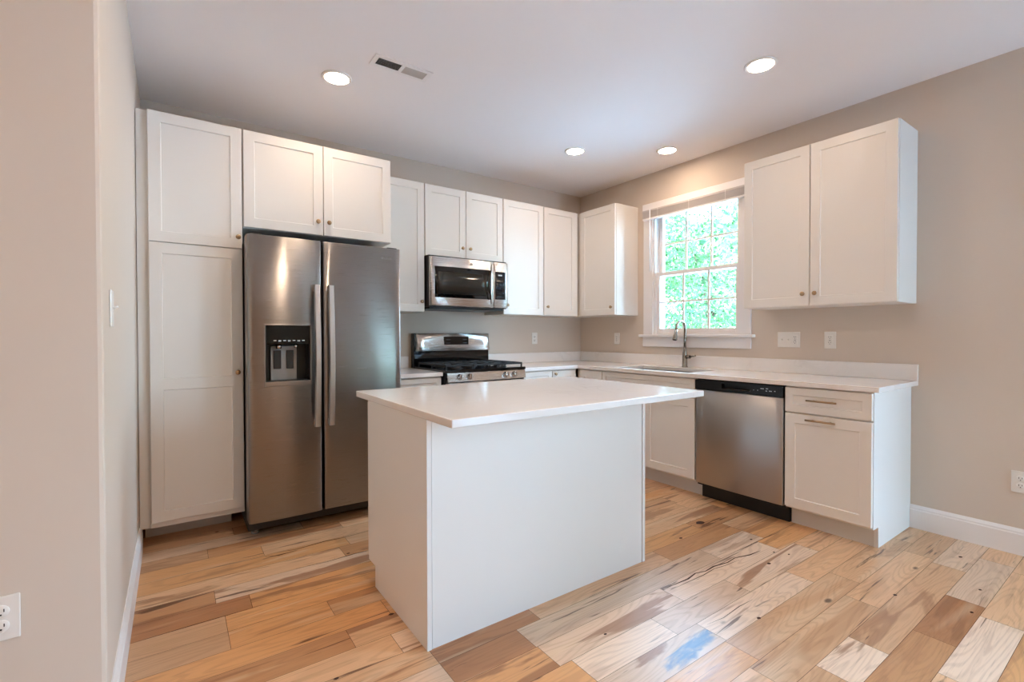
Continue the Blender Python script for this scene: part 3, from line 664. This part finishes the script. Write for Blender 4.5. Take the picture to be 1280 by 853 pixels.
for u in (-1.933, -1.842, -1.500, -1.410):
    k = obj('knob', lathe(new(), BACK.p(u, 0.684, 0.872), (0, -0.98, 0.2), [(0, 0), (0.024, 0), (0.024, 0.006), (0.020, 0.010), (0.018, 0.030), (0.015, 0.034), (0, 0.034)], 24), 'chrome', RA)
    obj('grip', fbox(new(), BACK, u - 0.005, u + 0.005, 0.716, 0.7285, 0.861, 0.897, 0.002), 'chrome', k)
bm = new(); fbox(bm, BACK, RX0 + 0.004, RX1 - 0.004, 0.656, 0.692, 0.205, 0.826, 0.004); od = obj('oven_door', bm, 'steel', RA)
obj('oven_window', fbox(new(), BACK, RX0 + 0.13, RX1 - 0.13, 0.692, 0.6935, 0.32, 0.66), 'win_black', od)
bm = new(); tube(bm, [BACK.p(RX0 + 0.06, 0.735, 0.775), BACK.p(RX1 - 0.06, 0.735, 0.775)], 0.011, 14)
for u in (RX0 + 0.09, RX1 - 0.09): tube(bm, [BACK.p(u, 0.690, 0.775), BACK.p(u, 0.735, 0.775)], 0.008, 10)
obj('handle', bm, 'handle', od)
bm = new(); fbox(bm, BACK, RX0 + 0.004, RX1 - 0.004, 0.656, 0.688, 0.045, 0.198, 0.004); obj('storage_drawer', bm, 'steel', RA)
bm = new(); fbox(bm, BACK, RX0 - 0.006, RX1 + 0.004, 0.022, 0.082, 0.906, 1.218, 0.006); bgd = obj('backguard', bm, 'gloss', RA)
bm = new(); curved_panel(bm, BACK, RX0 + 0.012, RX1 + 0.006, 1.060, 1.217, 0.082, lambda u: 0.112 + 0.008 * (1 - ((2 * u - RX0 - RX1) / 0.76) ** 2), 12, lean=0.022, edge=0.02); sp = obj('backguard_panel', bm, 'steel', bgd)
dsp = obj('display', fbox(new(), BACK, -1.772, -1.522, 0.100, 0.1140, 1.114, 1.188, 0.002), 'gloss', bgd)
M['dim'] = mat('dim_icon', srgb(70, 72, 76), 0.5)
for i in (0, 2):
    for j in range(2): obj('panel_icon', fbox(new(), BACK, -1.752 + i * 0.085, -1.712 + i * 0.085, 0.1138, 0.1145, 1.128 + j * 0.030, 1.132 + j * 0.030), 'dim', dsp)
# burners and grates
for u, n, r in ((-1.88, 0.24, 0.040), (-1.88, 0.52, 0.046), (-1.667, 0.38, 0.05), (-1.455, 0.24, 0.036), (-1.455, 0.52, 0.048)):
    obj('burner', lathe(new(), BACK.p(u, n, 0.930), (0, 0, 1), [(0, 0), (r + 0.02, 0), (r + 0.02, 0.003), (r, 0.005), (r, 0.012), (r * 0.86, 0.013), (r * 0.86, 0.019), (0, 0.021)], 22), 'iron', RA)
for u0, u1 in ((-2.035, -1.790), (-1.785, -1.549), (-1.544, -1.299)):
    bm = new(); z0, z1 = 0.952, 0.968
    fbox(bm, BACK, u0, u0 + 0.012, 0.13, 0.650, z0, z1, 0.003); fbox(bm, BACK, u1 - 0.012, u1, 0.13, 0.650, z0, z1, 0.003)
    for n in (0.13, 0.255, 0.378, 0.505, 0.638): fbox(bm, BACK, u0 + 0.012, u1 - 0.012, n, n + 0.012, z0, z1, 0.002)
    um = (u0 + u1) / 2; fbox(bm, BACK, um - 0.006, um + 0.006, 0.142, 0.638, z0 + 0.001, z1 + 0.001, 0.002)
    for u in (u0 + 0.001, u1 - 0.011):
        for n in (0.131, 0.39, 0.639): fbox(bm, BACK, u, u + 0.010, n, n + 0.010, 0.930, z0 + 0.001)
    obj('grate', bm, 'iron', RA)

# ------------------------------------------------------------------ microwave
MW = thing('microwave', (-1.67, -0.21, 1.425), 'stainless over-the-range microwave hung above the gas range', 'microwave')
MX0, MX1, MZ0, MZ1 = -2.052, -1.284, 1.444, 1.846
bm = new(); fbox(bm, BACK, MX0, MX1, 0.002, 0.385, 1.438, 1.8605, 0.003); fbox(bm, BACK, MX0 + 0.02, MX1 - 0.02, 0.03, 0.36, 1.420, 1.438); obj('body', bm, 'black', MW)
def mwn(u): s = (2 * u - MX0 - MX1) / (MX1 - MX0); return 0.418 + 0.012 * (1 - s * s)
md = obj('door', curved_panel(new(), BACK, MX0 + 0.002, -1.4415, MZ0, MZ1, 0.3855, mwn, 14, edge=0.016), 'steel', MW)
mc = obj('control_panel', curved_panel(new(), BACK, -1.4395, MX1 - 0.002, MZ0, MZ1, 0.3855, mwn, 8, edge=0.012), 'steel', MW)
def inset(u0, u1, z0, z1, dn, N=10):
    bm = new(); us = [u0 + (u1 - u0) * i / N for i in range(N + 1)]
    A = [bm.verts.new(BACK.p(u, mwn(u) + dn, z0)) for u in us]; Bv = [bm.verts.new(BACK.p(u, mwn(u) + dn, z1)) for u in us]
    A2 = [bm.verts.new(BACK.p(u, mwn(u) - 0.01, z0)) for u in us]; B2 = [bm.verts.new(BACK.p(u, mwn(u) - 0.01, z1)) for u in us]
    for i in range(N):
        bm.faces.new((A[i], A[i + 1], Bv[i + 1], Bv[i])).smooth = True
        bm.faces.new((A[i], A[i + 1], A2[i + 1], A2[i])); bm.faces.new((Bv[i], Bv[i + 1], B2[i + 1], B2[i]))
    bm.faces.new((A[0], Bv[0], B2[0], A2[0])); bm.faces.new((A[-1], Bv[-1], B2[-1], A2[-1])); return bm
wd = obj('door_glass', inset(-2.014, -1.472, 1.512, 1.768, 0.0012), 'gloss', md)
obj('view_window', inset(-1.985, -1.520, 1.545, 1.725, 0.0018), 'win_black', wd)
bm = new(); N = 14; rows = []
for i in range(N + 1):
    s = i / N; z = 1.475 + 0.345 * s; n = mwn(-1.46) + 0.003 + 0.014 * math.sin(PI * s)
    rows.append([bm.verts.new(BACK.p(u, nn, z)) for u, nn in ((-1.471, n), (-1.469, n + 0.006), (-1.459, n + 0.006), (-1.457, n), (-1.464, n - 0.004))])
for p, r in zip(rows, rows[1:]):
    for i in range(5): bm.faces.new((p[i], p[(i + 1) % 5], r[(i + 1) % 5], r[i])).smooth = True
bm.faces.new(rows[0]); bm.faces.new(rows[-1][::-1]); obj('handle', bm, 'handle', md)
obj('badge', lathe(new(), BACK.p(-1.672, mwn(-1.672) - 0.002, 1.805), (0, -1, 0), [(0, 0), (0.013, 0), (0.013, 0.004), (0.010, 0.005), (0, 0.005)], 20), 'grey', md)
kp = obj('keypad', inset(-1.430, -1.318, 1.517, 1.762, 0.0012, 6), mat('keypad_glass', srgb(16, 24, 34), 0.12), mc)
for j in range(6):
    for i in range(3): obj('key', fbox(new(), BACK, -1.412 + i * 0.030, -1.396 + i * 0.030, mwn(-1.37) - 0.002, mwn(-1.37) + 0.0025, 1.540 + j * 0.026, 1.545 + j * 0.026), 'slot', kp)
bm = new(); fbox(bm, BACK, -1.398, -1.356, mwn(-1.37) - 0.002, mwn(-1.37) + 0.0026, 1.726, 1.738); obj('clock_display', bm, 'icon', kp)

# ------------------------------------------------------------------ dishwasher
DW = thing('dishwasher', (-0.33, -2.196, 0), 'stainless steel dishwasher with a black control strip under the counter', 'dishwasher')
bm = new(); fbox(bm, RIGHT, 1.884, 2.508, 0.03, 0.60, 0.10, 0.878, 0.002); obj('body', bm, 'black', DW)
bm = new(); curved_panel(bm, RIGHT, 1.888, 2.504, 0.122, 0.804, 0.601, lambda u: 0.634 + 0.006 * (1 - ((u - 2.196) / 0.308) ** 2), 12, edge=0.008); obj('door', bm, 'dwsteel', DW)
bm = new()
for q in ((1.888, 2.095, 0.806, 0.874), (2.297, 2.504, 0.806, 0.874), (2.095, 2.297, 0.861, 0.874), (2.095, 2.297, 0.806, 0.826)): fbox(bm, RIGHT, q[0], q[1], 0.601, 0.641, q[2], q[3], 0.0)
fbox(bm, RIGHT, 2.095, 2.297, 0.601, 0.612, 0.826, 0.861); cs = obj('control_strip', bm, 'black', DW)
bm = new(); tube(bm, [RIGHT.p(2.10, 0.643, 0.828), RIGHT.p(2.292, 0.643, 0.828)], 0.005, 10); obj('pocket_handle', bm, 'gloss', cs)
for u, z, w in ((2.318, 0.835, 0.004), (2.345, 0.835, 0.004), (2.365, 0.848, 0.022), (2.40, 0.850, 0.014), (2.398, 0.835, 0.010), (2.420, 0.836, 0.018), (2.452, 0.838, 0.008)): obj('panel_icon', fbox(new(), RIGHT, u, u + w, 0.641, 0.6416, z, z + 0.005), 'icon', cs)
bm = new(); fbox(bm, RIGHT, 1.886, 2.506, 0.50, 0.545, 0.0, 0.118, 0.002); obj('toe_panel', bm, 'black', DW)

# ------------------------------------------------------------------ sink and faucet
SK = thing('kitchen_sink', (-0.36, -1.4, 0.70), 'stainless steel undermount sink set into the counter below the window', 'sink')
bm = new(); x0, x1, y0, y1, zb = -0.562, -0.158, -1.782, -1.013, 0.705
box(bm, x0, x1, y0, y1, zb - 0.002, zb)
for q in ((x0, x0 + 0.003, y0, y1), (x1 - 0.003, x1, y0, y1), (x0 + 0.003, x1 - 0.003, y0, y0 + 0.003), (x0 + 0.003, x1 - 0.003, y1 - 0.003, y1)): box(bm, *q, zb, CT - 0.0005)
obj('basin', bm, 'basin', SK)
obj('drain', lathe(new(), (-0.36, -1.4, zb), (0, 0, 1), [(0, 0.001), (0.02, 0.001), (0.024, 0.003), (0.042, 0.003), (0.045, 0.0)], 24), 'chrome', SK)
fx, fy = -0.085, -1.412
FA = thing('kitchen_faucet', (fx, fy, 0.914), 'brushed nickel pull-down faucet standing behind the sink', 'faucet')
obj('base', lathe(new(), (fx, fy, 0.914), (0, 0, 1), [(0, 0), (0.027, 0), (0.027, 0.006), (0.022, 0.012), (0.021, 0.10), (0.019, 0.125), (0.0145, 0.15), (0.0125, 0.18), (0, 0.18)], 24), 'nickel', FA)
pts = [(fx, fy, 1.09), (fx + 0.004, fy, 1.16), (fx + 0.004, fy, 1.215)]
R = 0.062; cxn, czn = fx + 0.004 - R, 1.242
for i in range(0, 13):
    a = math.radians(-6 + (180 - 8) * i / 12); pts.append((cxn + R * math.cos(a), fy, czn + 0.012 + R * 1.05 * math.sin(a)))
e = pts[-1]; pts += [(e[0] - 0.006, fy, e[2] - 0.03)]
obj('spout', tube(new(), pts, 0.0115, 16), 'nickel', FA)
e = Vector(pts[-1]); dirv = Vector((-0.24, 0, -1)).normalized()
sh = obj('spray_head', lathe(new(), e - dirv * 0.008, dirv, [(0, 0), (0.0125, 0), (0.0135, 0.02), (0.0145, 0.04), (0.020, 0.085), (0.0205, 0.092), (0.018, 0.095), (0, 0.095)], 20), 'nickel', FA)
obj('spray_face', lathe(new(), e + dirv * 0.0875, dirv, [(0, 0), (0.016, 0), (0.016, 0.0015), (0, 0.0015)], 16), 'slot', sh)
bm = new(); tube(bm, [(fx, fy - 0.015, 1.008), (fx, fy - 0.052, 1.008)], [0.017, 0.016], 16); tube(bm, [(fx - 0.002, fy - 0.05, 1.010), (fx - 0.004, fy - 0.078, 1.014), (fx - 0.006, fy - 0.108, 1.020)], [0.010, 0.007, 0.008], 12); obj('lever', bm, 'nickel', FA)

# ------------------------------------------------------------------ blind
BL = thing('window_blind', (-0.04, -1.43, 2.30), 'raised slatted window blind gathered at the top of the window', 'blind')
obj('head_rail', fbox(new(), RIGHT, 0.922, 1.945, 0.022, 0.064, 2.368, 2.388, 0.002), 'blind', BL)
bm = new()
for i in range(9): fbox(bm, RIGHT, 0.926, 1.941, 0.022 + 0.001 * (i % 2), 0.062 + 0.001 * (i % 2), 2.312 + i * 0.0062, 2.3160 + i * 0.0062)
obj('slat_stack', bm, 'blind', BL)
obj('bottom_rail', fbox(new(), RIGHT, 0.926, 1.941, 0.022, 0.063, 2.296, 2.311, 0.002), 'trim', BL)
obj('tilt_wand', tube(new(), [RIGHT.p(1.02, 0.072, 2.385), RIGHT.p(1.02, 0.076, 2.1), RIGHT.p(1.02, 0.072, 1.80)], 0.0045, 8), 'wand', BL)
for u in (1.10, 1.43, 1.77): obj('ladder_cord', fbox(new(), RIGHT, u, u + 0.003, 0.0635, 0.0645, 2.300, 2.386), 'trim', BL)

# ------------------------------------------------------------------ outlets and switches
def receptacle(F, u, z, n, parent, decora=False):
    if decora:
        r = obj('receptacle', fbox(new(), F, u - 0.0165, u + 0.0165, n, n + 0.003, z - 0.033, z + 0.033, 0.001), 'plastic', parent)
        fc = (0.019, -0.019)
    else:
        bm = new()
        for dz in (0.0195, -0.0195): lathe(bm, F.p(u, n, z + dz), F.n, [(0, 0), (0.0165, 0), (0.0165, 0.002), (0.0155, 0.003), (0, 0.003)], 24)
        r = obj('receptacle', bm, 'plastic', parent); fc = (0.0195, -0.0195)
    bm = new()
    for dz in fc:
        for du, hh in ((-0.0062, 0.0048), (0.0062, 0.004)): fbox(bm, F, u + du - 0.0011, u + du + 0.0011, n + 0.003, n + 0.0034, z + dz - hh + 0.003, z + dz + hh + 0.003)
        lathe(bm, F.p(u, n + 0.003, z + dz - 0.008), F.n, [(0, 0), (0.0024, 0), (0.0024, 0.0004), (0, 0.0004)], 10)
    if decora: fbox(bm, F, u - 0.006, u + 0.006, n + 0.003, n + 0.0036, z - 0.004, z - 0.001)
    obj('slots', bm, 'slot', r)
def toggle(F, u, z, n, parent):
    bm = new(); fbox(bm, F, u - 0.005, u + 0.005, n, n + 0.001, z - 0.012, z + 0.012); a = F.p(u, n, z); b = F.p(u, n + 0.014, z + 0.007)
    tube(bm, [a, b], [0.0045, 0.0035], 8); obj('toggle', bm, 'plastic', parent)
def plate(name, F, u, z, w, h, label, cat, kinds):
    t = thing(name, F.p(u, 0, z - h / 2), label, cat, 'wall plates')
    obj('cover_plate', fbox(new(), F, u - w / 2, u + w / 2, 0.0005, 0.006, z - h / 2, z + h / 2, 0.0025), 'plastic', t)
    for du, k in kinds:
        if k == 't': toggle(F, u + du, z, 0.006, t)
        else: receptacle(F, u + du, z, 0.006, t, k == 'd')
    return t
plate('wall_outlet', BACK, -0.66, 1.166, 0.072, 0.118, 'white outlet plate on the back wall right of the range', 'outlet', [(0, 'r')])
plate('wall_outlet', RIGHT, 0.548, 1.162, 0.072, 0.118, 'white outlet plate between the inner corner and the window', 'outlet', [(0, 'd')])
plate('switch_plate', RIGHT, 2.245, 1.163, 0.160, 0.114, 'wide white plate with two toggle switches and an outlet, right of the window', 'switch', [(-0.046, 't'), (0.0, 't'), (0.046, 'd')])
plate('wall_outlet', RIGHT, 2.521, 1.162, 0.074, 0.118, 'white single outlet plate above the right end of the counter', 'outlet', [(0, 'd')])
plate('wall_outlet', RIGHT, 3.450, 0.397, 0.072, 0.118, 'white outlet plate low on the right wall above the baseboard', 'outlet', [(0, 'r')])
plate('wall_outlet', FRONT, -4.131, 0.457, 0.072, 0.118, 'white outlet plate low on the near wall at the left edge', 'outlet', [(0, 'r')])
plate('light_switch', LEFT, -1.962, 1.29, 0.072, 0.118, 'white light switch on the left wall, seen edge-on', 'switch', [(0, 't')])

# ------------------------------------------------------------------ ceiling lights and vent
def downlight(x, y, label, lens='lamp', group='round recessed ceiling lights'):
    t = thing('ceiling_light', (x, y, H), label, 'ceiling light', group)
    obj('trim_ring', lathe(new(), (x, y, H), (0, 0, -1), [(0.066, 0.0), (0.088, 0.0), (0.088, 0.003), (0.082, 0.007), (0.070, 0.008), (0.068, 0.004), (0.066, 0.0)], 40), 'trim', t)
    obj('lens', lathe(new(), (x, y, H), (0, 0, -1), [(0, 0.005), (0.0675, 0.005), (0.0675, 0.0005), (0, 0.0005)], 40), lens, t)
downlight(-2.941, -1.002, 'glowing round ceiling light left of the air vent, above the refrigerator')
downlight(-0.990, -2.538, 'largest-looking glowing ceiling light, nearest the right wall cabinet')
downlight(-0.983, -0.975, 'small glowing ceiling light near the back corner, left of another')
downlight(-0.362, -1.430, 'small glowing ceiling light nearest the window, above the sink')
for x, y in ((-2.94, -2.55), (-5.2, -3.6), (-5.2, -5.5)):
    downlight(x, y, 'round ceiling light in the living area outside the picture', 'lamp2', 'living area ceiling lights')
VT = thing('ceiling_vent', (-2.66, -1.325, H), 'white two-panel air vent in the ceiling', 'vent')
vx0, vx1, vy0, vy1 = -2.835, -2.490, -1.385, -1.262
bm = new(); z1, z0 = H, H - 0.006
for q in ((vx0, vx1, vy0, vy0 + 0.024), (vx0, vx1, vy1 - 0.024, vy1), (vx0, vx0 + 0.026, vy0 + 0.024, vy1 - 0.024), (vx1 - 0.026, vx1, vy0 + 0.024, vy1 - 0.024), (-2.672, -2.653, vy0 + 0.024, vy1 - 0.024)): box(bm, *q, z0, z1)
obj('frame', bm, 'trim', VT)
obj('duct_shade_sheet', box(new(), vx0 + 0.026, vx1 - 0.026, vy0 + 0.024, vy1 - 0.024, H - 0.0015, H - 0.0005), 'dark', VT)  # flat black sheet, paints the shade inside the duct
def louvers(x0, x1, tilt, m):
    bm = new(); n = 9
    for i in range(n):
        y = vy0 + 0.028 + (vy1 - vy0 - 0.056) * i / (n - 1); dy = 0.0035 * tilt
        v = [bm.verts.new(p) for p in ((x0, y - dy, H - 0.0055), (x1, y - dy, H - 0.0055), (x1, y + dy, H - 0.0018), (x0, y + dy, H - 0.0018))]
        w = [bm.verts.new(p.co + Vector((0, 0.0008, 0))) for p in v]
        bm.faces.new(v); bm.faces.new(w[::-1])
        for k in range(4): bm.faces.new((v[k], v[(k + 1) % 4], w[(k + 1) % 4], w[k]))
    obj('louvers', bm, m, VT)
louvers(vx0 + 0.026, -2.672, 1, 'louver'); louvers(-2.653, vx1 - 0.026, -1, 'louver')

# ------------------------------------------------------------------ trees outside
def tree_meshes(seed, n):
    r = random.Random(seed); bm = new(); lt = bm.faces.layers.float.new('tint')
    blobs = [(Vector((r.uniform(-1.2, 1.2), r.uniform(-1.2, 1.2), r.uniform(0.6, 5.2))), r.uniform(0.7, 1.25)) for _ in range(16)]
    for c, s in blobs:
        for _ in range(n // 16):
            d = Vector((r.gauss(0, 1), r.gauss(0, 1), r.gauss(0, 1))).normalized() * s * r.uniform(0.55, 1.05)
            p = c + d; a = Vector((r.gauss(0, 1), r.gauss(0, 1), r.gauss(0, 1))).normalized(); b = a.orthogonal().normalized(); L = r.uniform(0.045, 0.10)
            e = a * L; f_ = b * L * 0.5
            f = bm.faces.new([bm.verts.new(q) for q in (p - e, p + f_, p + e, p - f_)]); f[lt] = r.random()
    fm = bpy.data.meshes.new('foliage'); bm.to_mesh(fm); bm.free(); fm.materials.append(M['leaf'])
    bm = new(); tube(bm, [(0, 0, -0.3), (0.05, 0.02, 1.2), (0.0, 0.06, 2.6), (0.06, 0, 4.5)], [0.16, 0.13, 0.10, 0.04], 10)
    for k in range(5):
        a = r.uniform(0, 2 * PI); z = r.uniform(1.2, 3.4); tube(bm, [(0.02, 0.02, z), (math.cos(a) * 0.6, math.sin(a) * 0.6, z + 0.6), (math.cos(a) * 1.1, math.sin(a) * 1.1, z + 1.0)], [0.06, 0.04, 0.015], 8)
    bmesh.ops.recalc_face_normals(bm, faces=bm.faces[:])
    tm = bpy.data.meshes.new('trunk'); bm.to_mesh(tm); bm.free(); tm.materials.append(M['trunk'])
    return fm, tm
KINDS = [tree_meshes(3, 9000), tree_meshes(8, 9000)]
for i, (x, y, s, rz) in enumerate(((6.8, 0.5, 1.0, 0.3), (7.2, 5.6, 1.0, 2.2), (12.8, 6.6, 1.15, 1.7), (17.5, 9.5, 1.3, 2.9), (13.5, 0.2, 1.1, 4.1), (3.2, -16.0, 1.0, 3.3), (-2.9, -17.5, 1.1, 0.2), (12.5, -10.0, 1.0, 2.0), (4.3, -3.7, 0.7, 4.4))):  # last, small tree is an unseen addition blocking sky light from the corner cabinet
    fm, tm = KINDS[i % 2]
    t = thing('leafy_tree', (x, y, -0.25), 'sunlit leafy green tree outside the window', 'tree', 'trees outside the window')
    t.rotation_euler = (0, 0, rz); t.scale = (s, s, s)
    for nm, me in (('foliage', fm), ('trunk', tm)):
        o = bpy.data.objects.new(nm, me); COL.objects.link(o); o.parent = t
